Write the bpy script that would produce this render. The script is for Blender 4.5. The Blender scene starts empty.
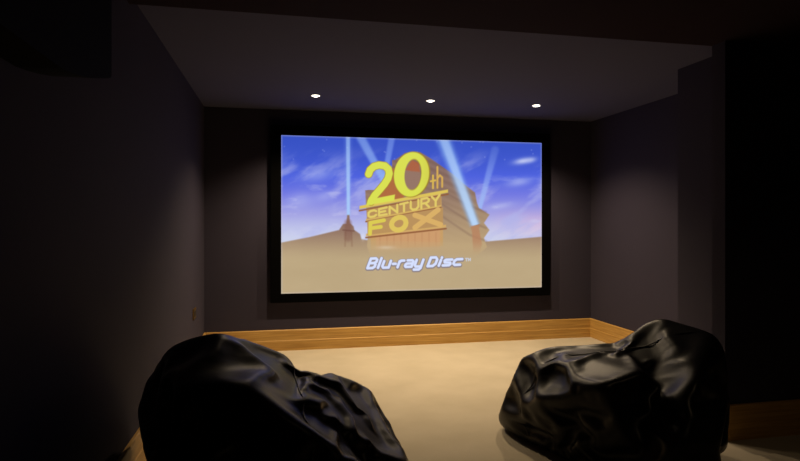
import bpy, bmesh, math, random
import numpy as np
from mathutils import Vector
from mathutils.bvhtree import BVHTree

sc = bpy.context.scene
C = sc.collection
sc.view_settings.view_transform = 'Standard'
sc.view_settings.look = 'None'
sc.view_settings.gamma = 1
sc.view_settings.use_curve_mapping = False
sc.view_settings.exposure = 0.0

EYE = 1.28
LEFT, BACK, RIGHT = -0.72, 5.84, 3.40      # inner faces of the cinema alcove
TOP = 2.40                                  # alcove ceiling
LOW = 2.345                                 # lower ceiling over the near half of the room
STEP = 3.015
F = 574.0
TH = math.atan(120 / F)

# ------------------------------------------------------------------ helpers
def link(name, me, mat, parent=None, smooth=False):
    o = bpy.data.objects.new(name, me)
    C.objects.link(o)
    if mat: me.materials.append(mat)
    if parent: o.parent = parent
    if smooth:
        me.polygons.foreach_set('use_smooth', [True] * len(me.polygons))
    return o

def from_bm(name, bm, mat, parent=None, smooth=False):
    bmesh.ops.recalc_face_normals(bm, faces=bm.faces)
    me = bpy.data.meshes.new(name); bm.to_mesh(me); bm.free()
    return link(name, me, mat, parent, smooth)

def tag(o, label=None, cat=None, group=None, kind=None):
    if label: o['label'] = label
    if cat: o['category'] = cat
    if group: o['group'] = group
    if kind: o['kind'] = kind
    return o

def empty(name, loc):
    o = bpy.data.objects.new(name, None); C.objects.link(o); o.location = loc
    o.empty_display_size = .1
    return o

def add_box(bm, x0, x1, y0, y1, z0, z1, bevel=0):
    r = bmesh.ops.create_cube(bm, size=1)
    for v in r['verts']:
        v.co = Vector((x0 + (v.co.x + .5) * (x1 - x0), y0 + (v.co.y + .5) * (y1 - y0), z0 + (v.co.z + .5) * (z1 - z0)))
    if bevel:
        es = list({e for v in r['verts'] for e in v.link_edges})
        bmesh.ops.bevel(bm, geom=es, offset=bevel, segments=2, affect='EDGES')

def prism_z(bm, pts, z0, z1):
    a = [bm.verts.new((x, y, z0)) for x, y in pts]
    b = [bm.verts.new((x, y, z1)) for x, y in pts]
    n = len(pts)
    bm.faces.new(a); bm.faces.new(list(reversed(b)))
    for i in range(n):
        bm.faces.new((a[i], a[(i + 1) % n], b[(i + 1) % n], b[i]))

def sweep(bm, path, prof):
    """profile (offset to the right of travel, height) swept along a mitred floor path"""
    rings = []
    for i, p in enumerate(path):
        p = Vector(p)
        d0 = (p - Vector(path[i - 1])).normalized() if i else None
        d1 = (Vector(path[i + 1]) - p).normalized() if i < len(path) - 1 else None
        if d0 is None: d0 = d1
        if d1 is None: d1 = d0
        n0 = Vector((d0.y, -d0.x)); n1 = Vector((d1.y, -d1.x))
        m = (n0 + n1).normalized(); m = m / max(.2, m.dot(n0))
        rings.append([bm.verts.new((p.x + m.x * a, p.y + m.y * a, h)) for a, h in prof])
    k = len(prof)
    for r0, r1 in zip(rings, rings[1:]):
        for j in range(k):
            bm.faces.new((r0[j], r0[(j + 1) % k], r1[(j + 1) % k], r1[j]))
    bm.faces.new(rings[0]); bm.faces.new(list(reversed(rings[-1])))

# ------------------------------------------------------------------ materials
def mat(name, col, rough=.6, metal=0, spec=.5):
    m = bpy.data.materials.new(name); m.use_nodes = True
    b = m.node_tree.nodes['Principled BSDF']
    b.inputs['Base Color'].default_value = (*col, 1)
    b.inputs['Roughness'].default_value = rough
    b.inputs['Metallic'].default_value = metal
    b.inputs['Specular IOR Level'].default_value = spec
    return m

def nodes(m): return m.node_tree.nodes, m.node_tree.links, m.node_tree.nodes['Principled BSDF']

def bump(m, scale, strength, dist=.01, detail=4, rough_var=0):
    n, l, b = nodes(m)
    tc = n.new('ShaderNodeTexCoord'); no = n.new('ShaderNodeTexNoise'); bu = n.new('ShaderNodeBump')
    no.inputs['Scale'].default_value = scale; no.inputs['Detail'].default_value = detail
    bu.inputs['Strength'].default_value = strength; bu.inputs['Distance'].default_value = dist
    l.new(tc.outputs['Object'], no.inputs['Vector']); l.new(no.outputs['Fac'], bu.inputs['Height'])
    l.new(bu.outputs['Normal'], b.inputs['Normal'])
    return tc, no

def vary(m, ca, cb, scale, detail=3):
    n, l, b = nodes(m)
    tc = n.new('ShaderNodeTexCoord'); no = n.new('ShaderNodeTexNoise'); r = n.new('ShaderNodeValToRGB')
    no.inputs['Scale'].default_value = scale; no.inputs['Detail'].default_value = detail
    r.color_ramp.elements[0].position = .3; r.color_ramp.elements[1].position = .7
    r.color_ramp.elements[0].color = (*ca, 1); r.color_ramp.elements[1].color = (*cb, 1)
    l.new(tc.outputs['Object'], no.inputs['Vector']); l.new(no.outputs['Fac'], r.inputs['Fac'])
    l.new(r.outputs['Color'], b.inputs['Base Color'])

M_wall = mat('mauve_grey_wall_paint', (.036, .031, .050), .85, spec=.2)
vary(M_wall, (.034, .0293, .0475), (.038, .0327, .0525), 1.3); bump(M_wall, 160, .08, .002)
M_low = mat('dark_brown_low_ceiling', (.020, .010, .012), .9, spec=.1)  # near half of the ceiling, one even brown much darker than the alcove's
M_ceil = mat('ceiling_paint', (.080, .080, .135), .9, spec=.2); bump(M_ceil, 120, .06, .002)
M_carpet = mat('beige_carpet', (.50, .44, .33), .97, spec=.1)
vary(M_carpet, (.47, .41, .305), (.53, .465, .355), 3.0, 6); bump(M_carpet, 420, .5, .006, 3)
M_black = mat('matt_black_velvet', (.002, .002, .002), .95, spec=.02)
M_cab = mat('black_cabinet', (.002, .002, .002), .8, spec=.08); bump(M_cab, 300, .1, .001)
M_trim = mat('white_trim_ring', (.5, .5, .5), .5)
M_brass = mat('brass', (.55, .38, .15), .35, 1)
M_dark = mat('dark_insert', (.02, .015, .01), .5)

def oak():
    m = mat('oiled_oak', (.5, .27, .09), .42, spec=.4)
    n, l, b = nodes(m)
    tc = n.new('ShaderNodeTexCoord'); mp = n.new('ShaderNodeMapping'); no = n.new('ShaderNodeTexNoise')
    mp.inputs['Scale'].default_value = (1.3, 1.3, 34)
    no.inputs['Scale'].default_value = 2.2; no.inputs['Detail'].default_value = 7; no.inputs['Distortion'].default_value = .6
    r = n.new('ShaderNodeValToRGB')
    r.color_ramp.elements[0].position = .3; r.color_ramp.elements[0].color = (.38, .20, .048, 1)
    r.color_ramp.elements[1].position = .72; r.color_ramp.elements[1].color = (.58, .35, .10, 1)
    bu = n.new('ShaderNodeBump'); bu.inputs['Strength'].default_value = .15; bu.inputs['Distance'].default_value = .002
    l.new(tc.outputs['Object'], mp.inputs['Vector']); l.new(mp.outputs['Vector'], no.inputs['Vector'])
    l.new(no.outputs['Fac'], r.inputs['Fac']); l.new(r.outputs['Color'], b.inputs['Base Color'])
    l.new(no.outputs['Fac'], bu.inputs['Height']); l.new(bu.outputs['Normal'], b.inputs['Normal'])
    return m
M_oak = oak()

M_leather = mat('black_faux_leather', (.005, .0046, .005), .38, spec=.24)
bump(M_leather, 55, .10, .004, 5)
M_pipe = mat('black_piping', (.010, .009, .009), .45, spec=.5)

def emit(name, col, s):
    m = bpy.data.materials.new(name); m.use_nodes = True
    n, l = m.node_tree.nodes, m.node_tree.links; n.clear()
    e = n.new('ShaderNodeEmission'); o = n.new('ShaderNodeOutputMaterial')
    e.inputs['Color'].default_value = (*col, 1); e.inputs['Strength'].default_value = s
    l.new(e.outputs[0], o.inputs['Surface'])
    return m
M_lamp = emit('lit_lamp_lens', (1, .9, .75), 14)

# ------------------------------------------------------------------ the room
XR, YB = 4.6, -1.7                      # far side and rear of the near half of the room
def struct(o): return tag(o, kind='structure')

bm = bmesh.new(); add_box(bm, LEFT - .12, XR + .12, YB - .12, BACK + .12, -.1, 0); struct(from_bm('floor', bm, M_carpet))
bm = bmesh.new()                         # ceiling: higher over the alcove, lower over the near half
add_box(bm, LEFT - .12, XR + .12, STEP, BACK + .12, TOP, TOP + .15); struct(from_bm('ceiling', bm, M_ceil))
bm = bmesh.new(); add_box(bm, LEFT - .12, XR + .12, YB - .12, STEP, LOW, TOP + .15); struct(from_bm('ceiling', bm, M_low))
bm = bmesh.new(); add_box(bm, LEFT, RIGHT, BACK, BACK + .12, 0, TOP); struct(from_bm('wall_back', bm, M_wall))
bm = bmesh.new()
add_box(bm, LEFT - .12, LEFT, YB, STEP, 0, LOW); add_box(bm, LEFT - .12, LEFT, STEP, BACK + .12, 0, TOP)
struct(from_bm('wall_left', bm, M_wall))
bm = bmesh.new()
prism_z(bm, [(RIGHT, BACK + .12), (RIGHT, 3.71), (2.86, 3.71), (2.86, STEP), (XR, STEP), (XR, BACK + .12)], 0, TOP)
struct(from_bm('wall_right', bm, M_wall))
bm = bmesh.new(); add_box(bm, 2.56, XR, 2.91, STEP, 0, LOW); struct(from_bm('wall_front', bm, M_wall))
bm = bmesh.new(); add_box(bm, XR, XR + .12, YB, STEP, 0, LOW); struct(from_bm('wall_side', bm, M_wall))
bm = bmesh.new(); add_box(bm, LEFT - .12, XR + .12, YB - .12, YB, 0, LOW); struct(from_bm('wall_rear', bm, M_wall))

PROF = [(0, 0), (.022, 0), (.022, .098), (.018, .104), (.018, .200), (.013, .207), (0, .207)]
bm = bmesh.new(); sweep(bm, [(LEFT, YB), (LEFT, BACK - .001)], PROF); struct(from_bm('baseboard_left', bm, M_oak))
bm = bmesh.new(); sweep(bm, [(LEFT + .022, BACK), (RIGHT - .022, BACK)], PROF); struct(from_bm('baseboard_back', bm, M_oak))
bm = bmesh.new(); sweep(bm, [(RIGHT, BACK), (RIGHT, 3.71), (2.86, 3.71), (2.86, STEP)], PROF); struct(from_bm('baseboard_right', bm, M_oak))
bm = bmesh.new(); sweep(bm, [(2.56, STEP), (2.56, 2.91), (XR, 2.91)], PROF); struct(from_bm('baseboard_front', bm, M_oak))

# ------------------------------------------------------------------ projection screen
def project(x, y, z):
    """room point -> position in the 800x461 view (used for laying out the picture on the screen)"""
    zc = x * math.sin(TH) + y * math.cos(TH)
    xc = x * math.cos(TH) - y * math.sin(TH)
    return 400 + F * xc / zc, 222 - F * (z - EYE) / zc

SX0, SX1 = 0.012, 2.780
SZ0, SZ1 = EYE - .708, EYE + .858
FR = .10
SY = BACK - .055
screen = empty('projection_screen', ((SX0 + SX1) / 2, BACK, SZ0 - FR))
tag(screen, 'wide black-framed projection screen on the back wall showing a golden logo in a blue sky', 'screen')
def rel(o, p):                           # parent keeping world coordinates of the mesh
    o.parent = p; o.location = -p.location
    return o
bm = bmesh.new()
FX0, FX1, FZ0, FZ1 = SX0 - FR * 1.05, SX1 + FR, SZ0 - FR * .9, SZ1 + FR
for (x0, x1, z0, z1) in ((FX0, SX0, FZ0, FZ1), (SX1, FX1, FZ0, FZ1), (SX0, SX1, FZ0, SZ0), (SX0, SX1, SZ1, FZ1)):
    add_box(bm, x0, x1, BACK - .06, BACK - .001, z0, z1, .004 if z1 - z0 > 1 else 0)
rel(from_bm('frame', bm, M_black), screen)

# picture, painted vertex by vertex
NX, NZ = 720, 404
gx, gz = np.meshgrid(np.linspace(SX0, SX1, NX), np.linspace(SZ0, SZ1, NZ))
zc = gx * math.sin(TH) + SY * math.cos(TH); xc = gx * math.cos(TH) - SY * math.sin(TH)
PX = 400 + F * xc / zc; PY = 222 - F * (gz - EYE) / zc
# snap to the measured corners of the picture
def lin(*c): return np.array([((v / 255 + .055) / 1.055) ** 2.4 if v > 10 else v / 255 / 12.92 for v in c])
rng = np.random.RandomState(4)
def vnoise(x, y, seed):
    r = np.random.RandomState(seed).rand(64, 64)
    xi = np.floor(x).astype(int); yi = np.floor(y).astype(int); fx = x - xi; fy = y - yi
    fx = fx * fx * (3 - 2 * fx); fy = fy * fy * (3 - 2 * fy)
    g = lambda a, b: r[a % 64, b % 64]
    return (g(xi, yi) * (1 - fx) + g(xi + 1, yi) * fx) * (1 - fy) + (g(xi, yi + 1) * (1 - fx) + g(xi + 1, yi + 1) * fx) * fy
def fbm(x, y, seed, o=5):
    s = 0; a = .5
    for k in range(o): s = s + a * vnoise(x * 2 ** k, y * 2 ** k, seed + k); a *= .5
    return s
def sm(a, b, x):
    t = np.clip((x - a) / (b - a), 0, 1); return t * t * (3 - 2 * t)
img = np.zeros(PX.shape + (3,))
def put(mask, col):
    global img
    c = np.array(col, float)
    img = img * (1 - mask[..., None]) + c * mask[..., None]
def segd(ax, ay, bx, by):
    vx, vy = bx - ax, by - ay; L = vx * vx + vy * vy + 1e-9
    t = np.clip(((PX - ax) * vx + (PY - ay) * vy) / L, 0, 1)
    return np.hypot(PX - ax - t * vx, PY - ay - t * vy), t
def poly(pts, soft=.5):
    inside = np.zeros(PX.shape, bool); d = np.full(PX.shape, 1e9)
    for (ax, ay), (bx, by) in zip(pts, pts[1:] + pts[:1]):
        c = (ay > PY) != (by > PY)
        with np.errstate(divide='ignore', invalid='ignore'):
            xi = (bx - ax) * (PY - ay) / (by - ay) + ax
        inside ^= c & (PX < xi)
        d = np.minimum(d, segd(ax, ay, bx, by)[0])
    return np.clip(.5 + np.where(inside, d, -d) / (2 * soft), 0, 1)
def stroke(pts, w, soft=.45):
    d = np.full(PX.shape, 1e9)
    for (ax, ay), (bx, by) in zip(pts, pts[1:]): d = np.minimum(d, segd(ax, ay, bx, by)[0])
    return np.clip(.5 + (w / 2 - d) / (2 * soft), 0, 1)
# sky (colours written as displayed values, made linear at the end)
t = sm(136, 246, PY)[..., None]
stops = [(0, (56, 82, 196)), (.30, (78, 98, 222)), (.55, (116, 122, 226)), (.8, (164, 164, 228)), (1, (206, 212, 236))]
img = np.stack([np.interp(t[..., 0], [s[0] for s in stops], [s[1][k] for s in stops]) for k in range(3)], -1)
img += (np.exp(-((PY - 225) / 14) ** 2) * sm(470, 540, PX))[..., None] * np.array([26, 2, -8])
cl = fbm((PX - 275) / 34 + 3, (PY - 130) / 15 + .03 * (PX - 275), 11)
put(sm(.44, .80, cl) * sm(142, 180, PY) * .75, (176, 180, 234))
cl2 = fbm((PX - 275) / 20 + 9, (PY - 130) / 7, 31)
put(sm(.55, .8, cl2) * sm(160, 200, PY) * .4, (205, 206, 240))
for (x, y, sx, sy, a) in ((523, 161, 9, 3, .8), (531, 160, 5, 2.5, .5), (519, 182, 12, 4, .45), (500, 206, 12, 3, .35), (318, 175, 16, 6, .35), (300, 200, 14, 8, .3), (325, 196, 10, 5, .3)):
    put(a * np.exp(-((PX - x) / sx) ** 2 - ((PY - y + (x - PX) * -.15) / sy) ** 2), (214, 220, 248))
for k in range(22):
    x, y = rng.uniform(282, 540), rng.uniform(138, 160)
    put(.25 * np.exp(-((PX - x) ** 2 + (PY - y) ** 2) / .5), (220, 225, 255))
def beam(x0, y0, w0, x1, y1, w1, col, a0, a1):
    d, tt = segd(x0, y0, x1, y1)
    w = w0 + (w1 - w0) * tt
    m = np.exp(-(d / (w * .5)) ** 4) * (a0 + (a1 - a0) * tt)
    inb = ((PX - x0) * (x1 - x0) + (PY - y0) * (y1 - y0)) / ((x1 - x0) ** 2 + (y1 - y0) ** 2)
    put(np.clip(m * (inb < 1.0), 0, 1), col)
beam(348, 132, 4.5, 348.4, 216, 3.2, (176, 214, 252), .55, .95)
beam(348, 140, 9, 348.4, 216, 5, (150, 180, 246), .15, .3)
beam(361, 138, 9, 384, 180, 7, (150, 184, 246), .55, .75)
beam(392.5, 134, 7, 384.5, 178, 5, (140, 172, 244), .45, .7)
beam(495, 150, 8, 479.5, 209, 4.5, (158, 186, 246), .2, .85)
# ground
ground = poly([(270, 245.5), (281, 242.7), (310, 237), (339, 230), (343, 224), (346.3, 223.6), (347.2, 215), (349.4, 215), (350, 223), (353.6, 226.5), (354.4, 230), (360, 234), (361.5, 239), (366, 240), (470, 243), (487, 241.5), (541, 236.8), (560, 236), (560, 310), (270, 310)], .7)
gt = sm(226, 262, PY)[..., None]
gcol = np.array([142, 112, 98]) * (1 - gt) + np.array([187, 166, 130]) * gt
gcol = gcol + (fbm((PX - 200) / 30, (PY - 200) / 12, 77)[..., None] - .5) * 9
img = img * (1 - ground[..., None]) + gcol * ground[..., None]
put(.5 * stroke([(348, 223), (348, 238)], 7, 1.5), (126, 84, 74)); put(.6 * stroke([(343, 230), (354, 231)], 1.6), (112, 74, 66))
put(.35 * stroke([(345.5, 232), (345, 246)], 1.5, .8), (116, 74, 60)); put(.35 * stroke([(351.5, 232), (352, 246)], 1.5, .8), (116, 74, 60))
# monument body
body = poly([(364, 166), (372, 160), (395, 160), (405, 153), (420, 152), (430, 158), (440, 165), (453, 174), (463, 183.4), (475, 192.5), (477, 203), (479, 208), (489.5, 214.6), (484, 223), (489.5, 230), (484, 238), (487, 247), (470, 262), (372, 262), (367, 246), (368, 234), (366, 205)], .6)
body *= (PY > 190) | (PX > 392)
bt = sm(165, 256, PY)[..., None]
bcol = np.array([134, 106, 98]) * (1 - bt) + np.array([190, 164, 124]) * bt
bcol = bcol + (np.sin((PY + (PX - 440) * -.42) * .9)[..., None] * 5) * (1 - bt)
bm_ = body[..., None] * (1 - sm(246, 262, PY)[..., None])
img = img * (1 - bm_) + bcol * bm_
for y0, y1 in ((188, 206), (201, 222), (213, 235)):
    put(.22 * stroke([(437, y0), (470, y1), (486, y1 + 6)], 2.2, .8), (104, 76, 72))
# front of the monument
put(poly([(369, 209), (441, 193), (443, 226), (443, 246), (371, 250)], .6) * (1 - .8 * sm(236, 254, PY)), (200, 158, 104))
put(poly([(376, 234), (440, 228), (440, 250), (376, 256)], .8) * (1 - sm(238, 254, PY)) * .8, (206, 156, 112))
for x in range(380, 441, 7): put(.3 * stroke([(x, 233), (x, 247)], 1.2, .8) * (1 - sm(238, 252, PY)), (176, 122, 88))
# extrusion of the big numerals
put(poly([(367, 204), (378, 199), (393, 168), (402, 172), (404, 198), (392, 202)], .8), (176, 108, 66))
put(poly([(405, 192), (404, 168), (412, 160), (420, 166), (421, 188), (414, 196)], .8), (150, 118, 104))
put(.8 * poly([(405, 170), (412, 160), (419, 163), (420, 172), (411, 171)], .8), (178, 96, 62))
# ledges
LEDGE = (216, 186, 96)
def ledge(x0, y0, x1, y1, h, c=LEDGE):
    put(stroke([(x0, y0 + h), (x1, y1 + h)], 1.6), (148, 96, 62))
    put(poly([(x0, y0 - h / 2), (x1, y1 - h / 2), (x1, y1 + h / 2), (x0, y0 + h / 2)], .5), c)
ledge(359.5, 207.5, 448, 191, 3.2, (222, 196, 92)); ledge(366, 219.8, 441, 205.6, 1.8, (214, 178, 98)); ledge(366, 235, 446, 226, 2.6, (212, 172, 104))
# "20"
YEL = (218, 224, 84)
def big(pts, w, c=YEL): put(stroke(pts, w + 1.1), (160, 130, 48)); put(stroke(pts, w), c)
two = [(368.6, 174.2), (370.2, 169.8), (374, 166.4), (379, 165), (384.8, 165.8), (388.3, 169), (389.3, 173.5), (388, 178.5), (384.5, 184), (379.5, 190), (374.5, 195.6), (371, 201.6)]
big(two, 7.0)
two_foot = poly([(366, 205.5), (369, 197.5), (376, 198.2), (395, 194.5), (394.3, 200.6)], .5)
put(two_foot, YEL)
# 0 : ring made from two ellipses
def ell(cx, cy, rx, ry, a):
    ca, sa = math.cos(a), math.sin(a); dx, dy = PX - cx, PY - cy
    u, v = dx * ca + dy * sa, -dx * sa + dy * ca
    r = np.sqrt((u / rx) ** 2 + (v / ry) ** 2)
    return np.clip(.5 + (1 - r) * min(rx, ry) / 1.0, 0, 1)
ring = ell(411.5, 174.4, 17.4, 22.4, .16) * (1 - ell(413.0, 174.6, 8.4, 15.6, .10))
put(np.clip(ell(412, 174.4, 18.2, 23.1, .16) * (1 - ell(412.2, 174.8, 8.8, 15.2, .12)), 0, 1), (160, 130, 48))
put(ring, YEL)
put(ring * .25 * sm(416, 430, PX), (196, 176, 70))
# lettering drawn from strokes in a unit box
GL = {
 'C': [[(1, .2), (.75, 0), (.25, 0), (0, .25), (0, .75), (.25, 1), (.75, 1), (1, .8)]],
 'E': [[(1, 0), (0, 0), (0, 1), (1, 1)], [(0, .5), (.8, .5)]],
 'N': [[(0, 1), (0, 0), (1, 1), (1, 0)]], 'T': [[(0, 0), (1, 0)], [(.5, 0), (.5, 1)]],
 'U': [[(0, 0), (0, .75), (.25, 1), (.75, 1), (1, .75), (1, 0)]],
 'R': [[(0, 1), (0, 0), (.75, 0), (1, .2), (.95, .4), (.7, .52), (0, .52)], [(.5, .52), (1, 1)]],
 'Y': [[(0, 0), (.5, .5), (1, 0)], [(.5, .5), (.5, 1)]],
 'F': [[(1, 0), (0, 0), (0, 1)], [(0, .5), (.8, .5)]],
 'X': [[(0, 0), (1, 1)], [(1, 0), (0, 1)]],
 'O': [[(.5 + .5 * math.cos(k * math.pi / 8), .5 + .5 * math.sin(k * math.pi / 8)) for k in range(17)]],
 't': [[(.5, 0), (.5, 1)], [(0, .42), (1, .42)]], 'h': [[(0, 0), (0, 1)], [(0, .55), (.5, .42), (1, .55), (1, 1)]],
 'B': [[(0, 1), (0, 0), (.75, 0), (1, .14), (1, .36), (.75, .48), (0, .48)], [(.75, .48), (1, .62), (1, .86), (.75, 1), (0, 1)]],
 'l': [[(.5, 0), (.5, 1)]], 'u': [[(0, .32), (0, .85), (.2, 1), (1, 1), (1, .32)]], '-': [[(.1, .64), (.9, .64)]],
 'r': [[(0, 1), (0, .4)], [(0, .5), (.3, .34), (1, .34)]],
 'a': [[(.1, .34), (.8, .34), (1, .45), (1, 1), (.15, 1), (0, .9), (0, .76), (.15, .66), (1, .66)]],
 'y': [[(0, .32), (0, .85), (.2, 1), (1, 1)], [(1, .32), (1, 1.15), (.8, 1.3), (.1, 1.3)]],
 'D': [[(0, 1), (0, 0), (.7, 0), (1, .25), (1, .75), (.7, 1), (0, 1)]],
 'i': [[(.5, .34), (.5, 1)], [(.5, .04), (.5, .1)]],
 's': [[(1, .34), (.15, .34), (0, .45), (.1, .64), (.9, .7), (1, .86), (.85, 1), (0, 1)]],
 'c': [[(1, .34), (.25, .34), (0, .5), (0, .84), (.25, 1), (1, 1)]],
 'M': [[(0, 1), (0, 0), (.5, .7), (1, 0), (1, 1)]],
}
def letter(ch, tl, tr, br, bl, w, col, edge=None, ew=1.0):
    def mp(p):
        u, v = p
        a = [tl[i] + (tr[i] - tl[i]) * u for i in (0, 1)]; b = [bl[i] + (br[i] - bl[i]) * u for i in (0, 1)]
        return (a[0] + (b[0] - a[0]) * v, a[1] + (b[1] - a[1]) * v)
    ss = [[mp(p) for p in s] for s in GL[ch]]
    if edge is not None:
        for s in ss: put(stroke(s, w + ew), edge)
    m = 0 * PX
    for s in ss: m = np.maximum(m, stroke(s, w, .4))
    put(m, col)
def line(word, xs, top, bot, w, col, gap=.16, slant=0, edge=None):
    """xs: start and end of the word; top / bot: (y at start, y at end)"""
    wid = {'l': .3, 'i': .3, '-': .5, 'r': .65}
    ws = [wid.get(c, 1) for c in word]; tot = sum(ws) + gap * (len(word) - 1); u = 0
    for c, k in zip(word, ws):
        a, b = u / tot, (u + k) / tot; u += k + gap
        X = lambda q: xs[0] + (xs[1] - xs[0]) * q
        Tp = lambda q: top[0] + (top[1] - top[0]) * q
        Bt = lambda q: bot[0] + (bot[1] - bot[0]) * q
        letter(c, (X(a) + slant, Tp(a)), (X(b) + slant, Tp(b)), (X(b), Bt(b)), (X(a), Bt(a)), w, col, edge)
put(poly([(367, 210), (441, 196), (441, 205), (367, 219)], .5), (184, 144, 92))
line('CENTURY', (368.5, 439.5), (211.6, 195.0), (217.4, 205.0), 2.2, (226, 204, 106), .38)
put(poly([(367.5, 221), (443, 207.5), (443, 226), (367.5, 235)], .5), (186, 146, 94))
letter('F', (370.5, 222.8), (384, 220.2), (383, 232.8), (370, 233.8), 3.8, (220, 204, 84))
letter('O', (391.5, 218.6), (406, 216), (406, 229.4), (391.5, 230.6), 5.0, (222, 196, 96))
letter('X', (415, 215.2), (438, 209.8), (440.5, 224.6), (415, 227.6), 5.2, (218, 176, 104))
letter('t', (430.8, 176), (435.2, 175), (435.2, 187.8), (430.8, 188.6), 1.9, (218, 182, 84))
letter('h', (437.4, 167), (442.2, 166), (442.2, 186.8), (437.4, 187.8), 1.9, (214, 172, 88))
put(ground * .22 * sm(222, 250, PY), (196, 172, 132))
# searchlight in front of the monument
beam(442.5, 137, 15, 475.2, 225.5, 10, (146, 188, 244), .5, .7)
beam(443, 137, 9, 475.2, 225, 6.5, (190, 220, 255), .45, .85)
put(.8 * poly([(470.5, 226), (480, 224.5), (479, 229), (482, 244), (479, 255), (473.5, 255), (472, 232)], .8) * (1 - sm(236, 256, PY)), (184, 130, 96))
put(.5 * np.exp(-((PX - 363) / 1.6) ** 2 - ((PY - 237) / 3.2) ** 2), (232, 232, 240))
put(.35 * np.exp(-((PX - 386) / 9) ** 2 - ((PY - 247.5) / 1.8) ** 2), (228, 222, 210))
# caption
for col, w, dy in (((140, 128, 132), 4.4, .5), ((214, 224, 255), 2.7, 0)):
    line('Blu-ray', (367.4, 421.0), (258.6 + dy, 256.4 + dy), (268.2 + dy, 266.4 + dy), w, col, .42, 3.6)
    line('Disc', (427.6, 460.0), (257.6 + dy, 256.2 + dy), (266.2 + dy, 264.6 + dy), w, col, .42, 3.4)
line('TM', (465.4, 470.4), (258.4, 258.2), (261.0, 260.8), .7, (206, 214, 240), .4)
# brighter rim where the picture meets the black border
ed = np.minimum.reduce([gx - SX0, SX1 - gx, gz - SZ0, SZ1 - gz])
put(.35 * (1 - sm(0, .02, ed)), (214, 206, 214))
img = np.clip(img, 0, 255) / 255
img = np.where(img > .04045, ((img + .055) / 1.055) ** 2.4, img / 12.92)

co = np.stack([gx, np.full_like(gx, SY), gz], -1).reshape(-1, 3)
ii = (np.arange(NZ - 1)[:, None] * NX + np.arange(NX - 1)[None]).ravel()
fs = np.stack([ii, ii + 1, ii + NX + 1, ii + NX], -1)
me = bpy.data.meshes.new('picture')
me.vertices.add(len(co)); me.vertices.foreach_set('co', co.ravel())
me.loops.add(fs.size); me.loops.foreach_set('vertex_index', fs.ravel().astype(np.int32))
me.polygons.add(len(fs)); me.polygons.foreach_set('loop_start', (np.arange(len(fs)) * 4).astype(np.int32))
me.update(calc_edges=True)
ca = me.color_attributes.new('picture', 'FLOAT_COLOR', 'POINT')
ca.data.foreach_set('color', np.concatenate([img.reshape(-1, 3), np.ones((len(co), 1))], 1).ravel())
M_pic = bpy.data.materials.new('projected_picture'); M_pic.use_nodes = True
n, l = M_pic.node_tree.nodes, M_pic.node_tree.links; n.clear()
at = n.new('ShaderNodeAttribute'); at.attribute_name = 'picture'; e = n.new('ShaderNodeEmission'); oo = n.new('ShaderNodeOutputMaterial')
e.inputs['Strength'].default_value = 1.0
l.new(at.outputs['Color'], e.inputs['Color']); l.new(e.outputs[0], oo.inputs['Surface'])
rel(link('picture', me, M_pic), screen)['label'] = 'bright picture of gold lettering, searchlights and blue sky'
bm = bmesh.new(); add_box(bm, SX0, SX1, SY + .002, BACK - .002, SZ0, SZ1); rel(from_bm('backing', bm, M_black), screen)

# ------------------------------------------------------------------ recessed ceiling lamps
def ring(bm, prof, n=40):
    rs = [[bm.verts.new((r * math.cos(2 * math.pi * k / n), r * math.sin(2 * math.pi * k / n), z)) for k in range(n)] for r, z in prof]
    for a, b in zip(rs, rs[1:]):
        for k in range(n): bm.faces.new((a[k], a[(k + 1) % n], b[(k + 1) % n], b[k]))
    return rs
labels = ['small round recessed ceiling lamp above the left end of the screen',
          'small round recessed ceiling lamp above the middle of the screen',
          'small round recessed ceiling lamp above the right end of the screen']
LY = 5.13
proto = None
for i, x in enumerate((.31, 1.36, 2.41)):
    if proto is None:
        t = empty('recessed_lamp', (x, LY, TOP)); proto = t
        bm = bmesh.new(); ring(bm, [(.034, .001), (.036, -.004), (.044, -.004), (.046, .001), (.034, .001)])
        from_bm('trim_ring', bm, M_trim, t, True)
        bm = bmesh.new(); rs = ring(bm, [(.033, -.0008), (.026, -.006), (.014, -.0095), (.004, -.0105)]); bm.faces.new(rs[-1])
        from_bm('lens', bm, M_lamp, t, True)
    else:
        t = proto.copy(); C.objects.link(t); t.location.x = x
        for ch in list(proto.children):
            c = ch.copy(); C.objects.link(c); c.parent = t
    tag(t, labels[i], 'ceiling lamp', 'recessed lamps in the ceiling')
for x in (.31, 1.36, 2.41):
    L = bpy.data.lights.new('lamp_light', 'SPOT'); L.energy = 135; L.color = (1.0, .76, .47)
    L.spot_size = math.radians(128); L.spot_blend = .8; L.shadow_soft_size = .03
    lo = bpy.data.objects.new('lamp_light', L); C.objects.link(lo); lo.location = (x, LY, TOP - .03)

L = bpy.data.lights.new('room_light', 'SPOT'); L.energy = 6; L.color = (1.0, .72, .42)
L.spot_size = math.radians(140); L.spot_blend = .8; L.shadow_soft_size = .06
lo = bpy.data.objects.new('room_light', L); C.objects.link(lo); lo.location = (2.2, 1.0, LOW - .03)

# ------------------------------------------------------------------ brass socket on the left wall
s = empty('wall_socket', (LEFT, 5.15, .50)); tag(s, 'small brass socket plate low on the left wall near the back corner', 'socket')
bm = bmesh.new(); add_box(bm, LEFT, LEFT + .010, 5.078, 5.222, .452, .546, .003); rel(from_bm('plate', bm, M_brass), s)
for dy in (-.036, .036):
    bm = bmesh.new(); add_box(bm, LEFT + .0095, LEFT + .0115, 5.15 + dy - .024, 5.15 + dy + .024, .475, .523, .0008)
    rel(from_bm('outlet', bm, M_dark), s)
for dy in (-.036, .036):
    bm = bmesh.new(); add_box(bm, LEFT + .009, LEFT + .014, 5.15 + dy - .008, 5.15 + dy + .008, .528, .540, .001)
    rel(from_bm('switch', bm, M_brass), s)

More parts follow.
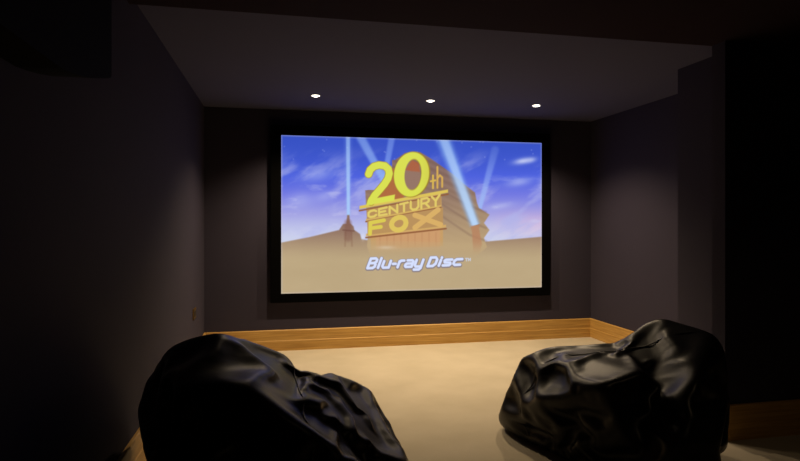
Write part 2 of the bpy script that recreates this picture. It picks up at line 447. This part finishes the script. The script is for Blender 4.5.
# ------------------------------------------------------------------ black speaker cabinet in the top left corner
spk = empty('wall_speaker', (LEFT, 2.3, 2.0)); tag(spk, 'black speaker cabinet with a curved underside, high on the left wall under the dark ceiling', 'speaker')
def at(px, py, v):
    sx = (px - 400) / F; zc = v / (math.cos(TH) - sx * math.sin(TH))
    return zc * (math.sin(TH) + sx * math.cos(TH)), EYE - (py - 222) * zc / F
prof = [(1.15, LOW + .004), (1.15, 1.717), (1.78, 1.712), (1.86, 1.720), (1.95, 1.733), (2.05, 1.752), (2.15, 1.776), (2.22, 1.793), (2.25, 1.803), (2.26, 1.815), (2.26, LOW + .004)]
U1 = -.60
bm = bmesh.new()
A_ = [bm.verts.new((LEFT + .001, y, z)) for y, z in prof]; B_ = [bm.verts.new((U1, y, z)) for y, z in prof]
bm.faces.new(A_); bm.faces.new(list(reversed(B_)))
for i in range(len(prof)): bm.faces.new((A_[i], A_[(i + 1) % len(prof)], B_[(i + 1) % len(prof)], B_[i]))
rel(from_bm('cabinet', bm, M_cab), spk)
bm = bmesh.new(); add_box(bm, LEFT + .01, U1 - .01, 2.2595, 2.268, 1.84, LOW - .03, .003); rel(from_bm('grille', bm, M_black), spk)

# ------------------------------------------------------------------ bean bags
def hull_tree(groups):
    bm = bmesh.new()
    for pts in groups:
        vs = [bm.verts.new(p) for p in pts]
        r = bmesh.ops.convex_hull(bm, input=vs)
        junk = [g for g in r['geom_interior'] if isinstance(g, bmesh.types.BMVert)]
        bmesh.ops.delete(bm, geom=junk, context='VERTS')
    bmesh.ops.triangulate(bm, faces=bm.faces)
    t = BVHTree.FromBMesh(bm); bm.free(); return t

def ico(level):
    bm = bmesh.new(); bmesh.ops.create_icosphere(bm, subdivisions=level, radius=1)
    bm.verts.ensure_lookup_table()
    V = np.array([v.co[:] for v in bm.verts]); E = np.array([[v.index for v in e.verts] for e in bm.edges])
    T = np.array([[v.index for v in f.verts] for f in bm.faces])
    B = []
    for e in bm.edges:
        ids = {v.index for v in e.verts}
        o = [v.index for f in e.link_faces for v in f.verts if v.index not in ids]
        B.append(o)
    bm.free(); return V, E, T, np.array(B)

def outer_hit(tree, c, d):
    """farthest crossing of a ray from the centre"""
    best = 0; o = Vector(c); d = Vector(d); base = 0
    for _ in range(8):
        h = tree.ray_cast(o, d)
        if h[0] is None: break
        base += h[3]; best = base; o = h[0] + d * 1e-4; base += 1e-4
    return best

def smooth(X, E, n, k):
    N = len(X); deg = np.bincount(E.ravel(), minlength=N)[:, None]
    for _ in range(n):
        S = np.stack([np.bincount(E[:, 0], X[E[:, 1], a], N) + np.bincount(E[:, 1], X[E[:, 0], a], N) for a in range(3)], -1) / deg
        X = X + k * (S - X)
    return X

def relax(X, E, B, X0, slack, tether, iters, kb, g, seed, tan=1.6):
    """loose cloth: edges longer than the space they fill, so the cover buckles into folds"""
    N = len(X)
    L = np.linalg.norm(X0[E[:, 0]] - X0[E[:, 1]], axis=1) * slack
    LB = np.linalg.norm(X0[B[:, 0]] - X0[B[:, 1]], axis=1) * (1 + (slack - 1) * .9)
    A = np.concatenate([E, B]); LL = np.concatenate([L, LB]); K = np.concatenate([np.full(len(E), 1.0), np.full(len(B), kb)])
    deg = np.bincount(A.ravel(), np.repeat(K, 2), N)[:, None]
    X = X.copy(); Xp = X.copy()
    for it in range(iters):
        v = (X - Xp) * .9; Xp = X.copy()
        X = X + v; X[:, 2] -= g
        for _ in range(3):
            D = X[A[:, 1]] - X[A[:, 0]]; d = np.linalg.norm(D, axis=1) + 1e-9
            c = (K * (d - LL) / d * .5)[:, None] * D
            S = np.stack([np.bincount(A[:, 0], c[:, a], N) - np.bincount(A[:, 1], c[:, a], N) for a in range(3)], -1)
            X = X + S / deg * 1.7
            R = X - X0; r = np.linalg.norm(R, axis=1)[:, None] + 1e-9
            X = X0 + R * np.minimum(1, tether / r)
            X[:, 2] = np.maximum(X[:, 2], .003)
    return X

def lift(V, T, dirs, P):
    sph = BVHTree.FromPolygons([tuple(v) for v in V], [tuple(t) for t in T])
    out = np.zeros((len(dirs), 3))
    for i, d in enumerate(dirs):
        h = sph.find_nearest(Vector(d)); t = T[h[2]]
        a, b, cc = (Vector(V[q]) for q in t); p = h[0]
        n_ = (b - a).cross(cc - a); ar = n_.length_squared
        w0 = (cc - b).cross(p - b).dot(n_) / ar; w1 = (a - cc).cross(p - cc).dot(n_) / ar
        out[i] = P[t[0]] * w0 + P[t[1]] * w1 + P[t[2]] * (1 - w0 - w1)
    return out

def bean_bag(groups, centre, peak, seed, label, seams, rest, loose=1.0):
    tree = hull_tree(groups)
    c = np.array(centre)
    rs = np.random.RandomState(seed)
    V4, E4, T4, B4 = ico(5)
    R = np.array([outer_hit(tree, centre, v) for v in V4])[:, None]
    X0 = smooth(c + V4 * R, E4, 1, .3)
    X0[:, 2] = np.maximum(X0[:, 2], .003)
    h = np.clip((X0[:, 2:3]) / .2, 0, 1)
    # folds start as pleats that run out from the gathered top
    ax = Vector(peak) - Vector(centre); ax.normalize()
    e1 = ax.orthogonal().normalized(); e2 = ax.cross(e1)
    phi = np.arctan2(V4 @ np.array(e2), V4 @ np.array(e1)); lat = V4 @ np.array(ax)
    pleat = np.sin(8 * phi + 2.2 * np.sin(2.3 * lat + seed) + 1.1 * np.sin(3 * phi + seed)) * np.sqrt(np.clip(1 - lat ** 2, 0, 1))
    pleat = pleat + .6 * np.sin(6 * lat + 2 * np.sin(2 * phi + seed * 2))
    X = X0 + V4 * (pleat * .020)[:, None] * h + rs.randn(*X0.shape) * .002
    X = relax(X, E4, B4, X0, 1.10, (.01 + .040 * h) * loose, 60, .8, .0002, seed)
    Vm, Em, Tm, Bm = ico(6)
    D = X - X0; D = D - smooth(D, E4, 40, .5)          # keep the folds, not the overall sag
    out = (D * V4).sum(1)[:, None]
    D = D - V4 * out * np.where(out > 0, .5, 0)
    Rm = np.array([outer_hit(tree, centre, v) for v in Vm])[:, None]
    Ym = smooth(c + Vm * Rm, Em, 3, .5) + smooth(lift(V4, T4, Vm, D), Em, 2, .5)
    Ym[:, 2] = np.maximum(Ym[:, 2], .003)
    hm = np.clip(Ym[:, 2:3] / .15, 0, 1)
    Y = Ym + rs.randn(*Ym.shape) * .004
    Y = relax(Y, Em, Bm, Ym, 1.05, .003 + .012 * hm, 50, .8, .0002, seed + 2)
    D = Y - Ym; Y = Y - smooth(D, Em, 60, .5)
    # finer level
    V5, E5, T5, B5 = ico(7)
    Y0 = lift(Vm, Tm, V5, Y); Y0 = smooth(Y0, E5, 3, .5)
    h5 = np.clip(Y0[:, 2:3] / .15, 0, 1)
    Y = Y0 + rs.randn(*Y0.shape) * .0015
    Y = relax(Y, E5, B5, Y0, 1.02, .001 + .004 * h5, 25, .9, .0002, seed + 1)
    Y = smooth(Y, E5, 3, .5)
    Y[:, 2] = np.maximum(Y[:, 2], .002)
    base = empty('bean_bag', rest)
    me = bpy.data.meshes.new('cover')
    me.from_pydata([tuple(p) for p in Y], [], [tuple(t) for t in T5]); me.update()
    rel(link('cover', me, M_leather, None, True), base)
    # seams: piping that follows the cover
    sph2 = BVHTree.FromPolygons([tuple(v) for v in V5], [tuple(t) for t in T5])
    Yv = [Vector(p) for p in Y]
    nrm = [v.normal.copy() for v in me.vertices]
    for (ax, a0, a1) in seams:
        ax = Vector(ax).normalized(); e1 = ax.orthogonal().normalized()
        up = Vector((0, 0, 1)); e1 = (up - ax * up.dot(ax)).normalized(); e2 = ax.cross(e1)
        path = []
        K = 120
        for k in range(K + 1):
            a = math.radians(a0 + (a1 - a0) * k / K)
            d = e1 * math.cos(a) + e2 * math.sin(a)
            h = sph2.find_nearest(d); t = T5[h[2]]
            P = (Yv[t[0]] + Yv[t[1]] + Yv[t[2]]) / 3; Nn = (nrm[t[0]] + nrm[t[1]] + nrm[t[2]]).normalized()
            path.append(P + Nn * .001)
        for _ in range(3):
            path = [path[0]] + [(path[i - 1] + path[i] * 2 + path[i + 1]) / 4 for i in range(1, K)] + [path[-1]]
        bm = bmesh.new(); rings = []
        for i, p in enumerate(path):
            tg = (path[min(i + 1, K)] - path[max(i - 1, 0)]).normalized()
            q = tg.orthogonal().normalized(); r_ = tg.cross(q)
            if rings:   # keep the frame from twisting
                q = (lastq - tg * lastq.dot(tg)).normalized(); r_ = tg.cross(q)
            lastq = q
            rings.append([bm.verts.new(p + (q * math.cos(j * math.pi / 3) + r_ * math.sin(j * math.pi / 3)) * .0035) for j in range(6)])
        for ra, rb in zip(rings, rings[1:]):
            for j in range(6): bm.faces.new((ra[j], ra[(j + 1) % 6], rb[(j + 1) % 6], rb[j]))
        bm.faces.new(rings[0]); bm.faces.new(list(reversed(rings[-1])))
        rel(from_bm('seam', bm, M_pipe, None, True), base)
    tag(base, label, 'bean bag', 'bean bags facing the screen')
    return base

def P(px, py, v):
    x, z = at(px, py, v); return (x, v, max(z, 0))

# left bag: tall back hump with a lower seat lobe towards the screen
left_back = [P(214, 334, 2.55), P(200, 338, 2.65), P(232, 337, 2.65), P(172, 347, 2.6), P(252, 341, 2.7), P(266, 345, 2.72), P(283, 353, 2.75), P(287, 362, 2.75), P(283, 376, 2.75), P(164, 358, 2.7), P(148, 382, 2.7), P(143, 396, 2.72), P(140, 410, 2.75),
             P(230, 380, 2.2), P(180, 390, 2.2), P(270, 400, 2.15), P(145, 436, 2.72), P(146, 402, 3.0), P(154, 385, 2.95), P(146, 430, 3.0), P(149, 412, 3.12), P(149, 445, 3.12),
             (-.52, 2.9, 0), (-.40, 2.35, 0), (-.18, 2.05, 0), (.2, 2.02, 0), (.45, 2.25, 0), (.45, 2.9, 0), (-.2, 3.1, 0),
             (-.44, 2.3, .25), (.1, 1.98, .25), (.42, 2.15, .25), (-.2, 2.02, .3)]
left_seat = [P(298, 367, 2.75), P(308, 375, 2.6), P(324, 374, 2.9), P(345, 376, 2.9), P(358, 382, 2.95), P(369, 392, 3.0), P(374, 402, 3.0), P(378, 416, 3.02), P(386, 430, 3.05), P(393, 440, 3.05), P(397, 452, 3.0), (.56, 2.8, .0), (.55, 2.75, .1), (.55, 2.45, .2),
             (.50, 2.4, 0), (.1, 3.3, 0), (.5, 3.3, 0), (.1, 3.2, .3), (.45, 3.2, .28), (0, 2.5, .1), (.2, 2.25, .25), P(300, 394, 2.35)]
bean_bag([left_back, left_seat], (.06, 2.65, .25), (-.20, 2.62, .80), 3,
         'black bean bag by the left wall, tall hump behind a lower crumpled seat',
         [((1, .1, .0), -150, 150)], (.1, 2.65, 0))

right_back = [P(656, 316, 2.9), P(643, 324, 2.95), P(630, 336, 3.0), P(672, 322, 2.85), P(690, 326, 2.75), P(712, 330, 2.65), P(722, 345, 2.6), P(728, 375, 2.6), P(729, 400, 2.6), P(720, 425, 2.6), (2.20, 2.55, .02), (2.28, 2.75, .2),
              (2.22, 2.9, 0), (2.2, 3.1, 0), (1.6, 2.4, 0), (1.8, 2.25, 0), (2.0, 2.3, 0), (1.75, 2.25, .3), (1.95, 2.25, .3), P(695, 380, 2.35), (2.25, 3.05, .4), (1.9, 3.3, .3), (1.9, 3.35, 0), (1.5, 2.8, .1)]
right_seat = [P(523, 357, 3.2), P(530, 354, 3.15), P(548, 347, 3.1), P(565, 347, 3.05), P(600, 347, 3.0), P(624, 342, 2.95), P(519, 368, 3.2), P(506, 396, 3.25), P(511, 383, 3.22), P(497, 418, 3.3), (1.32, 3.38, 0), (1.37, 3.155, 0), (1.50, 2.82, 0),
              P(540, 400, 2.85), P(540, 375, 2.95), (1.6, 2.6, 0), (1.7, 2.4, .05), (1.7, 3.5, 0), (1.4, 3.45, 0), (2.0, 3.4, 0), (1.6, 3.45, .3), (2.1, 3.2, .3), (2.1, 2.6, 0), (2.1, 2.6, .3), P(600, 385, 2.5), P(640, 370, 2.5)]
right_fill = [P(600, 347, 3.0), P(624, 343, 2.95), P(650, 325, 2.9), P(600, 372, 2.75), P(645, 384, 2.6), P(700, 345, 2.6), (2.0, 3.1, .3), (1.8, 2.8, 0), (2.1, 2.8, 0)]
bean_bag([right_back, right_seat, right_fill], (1.88, 2.85, .22), (2.05, 2.9, .72), 8,
         'black bean bag on the right beside the wall end, with a peaked back corner',
         [((.35, .9, .1), -150, 150)], (1.9, 2.85, 0), .62)

# ------------------------------------------------------------------ camera, world
w = bpy.data.worlds.new('dark_world'); sc.world = w; w.use_nodes = True
w.node_tree.nodes['Background'].inputs['Color'].default_value = (0, 0, 0, 1)
cam = bpy.data.cameras.new('camera'); co_ = bpy.data.objects.new('camera', cam); C.objects.link(co_)
cam.sensor_width = 36; cam.lens = 36 * F / 800; cam.shift_y = -8.5 / 800
co_.location = (0, 0, EYE); co_.rotation_euler = (math.pi / 2, 0, -TH)
cam.clip_start = .05
sc.camera = co_
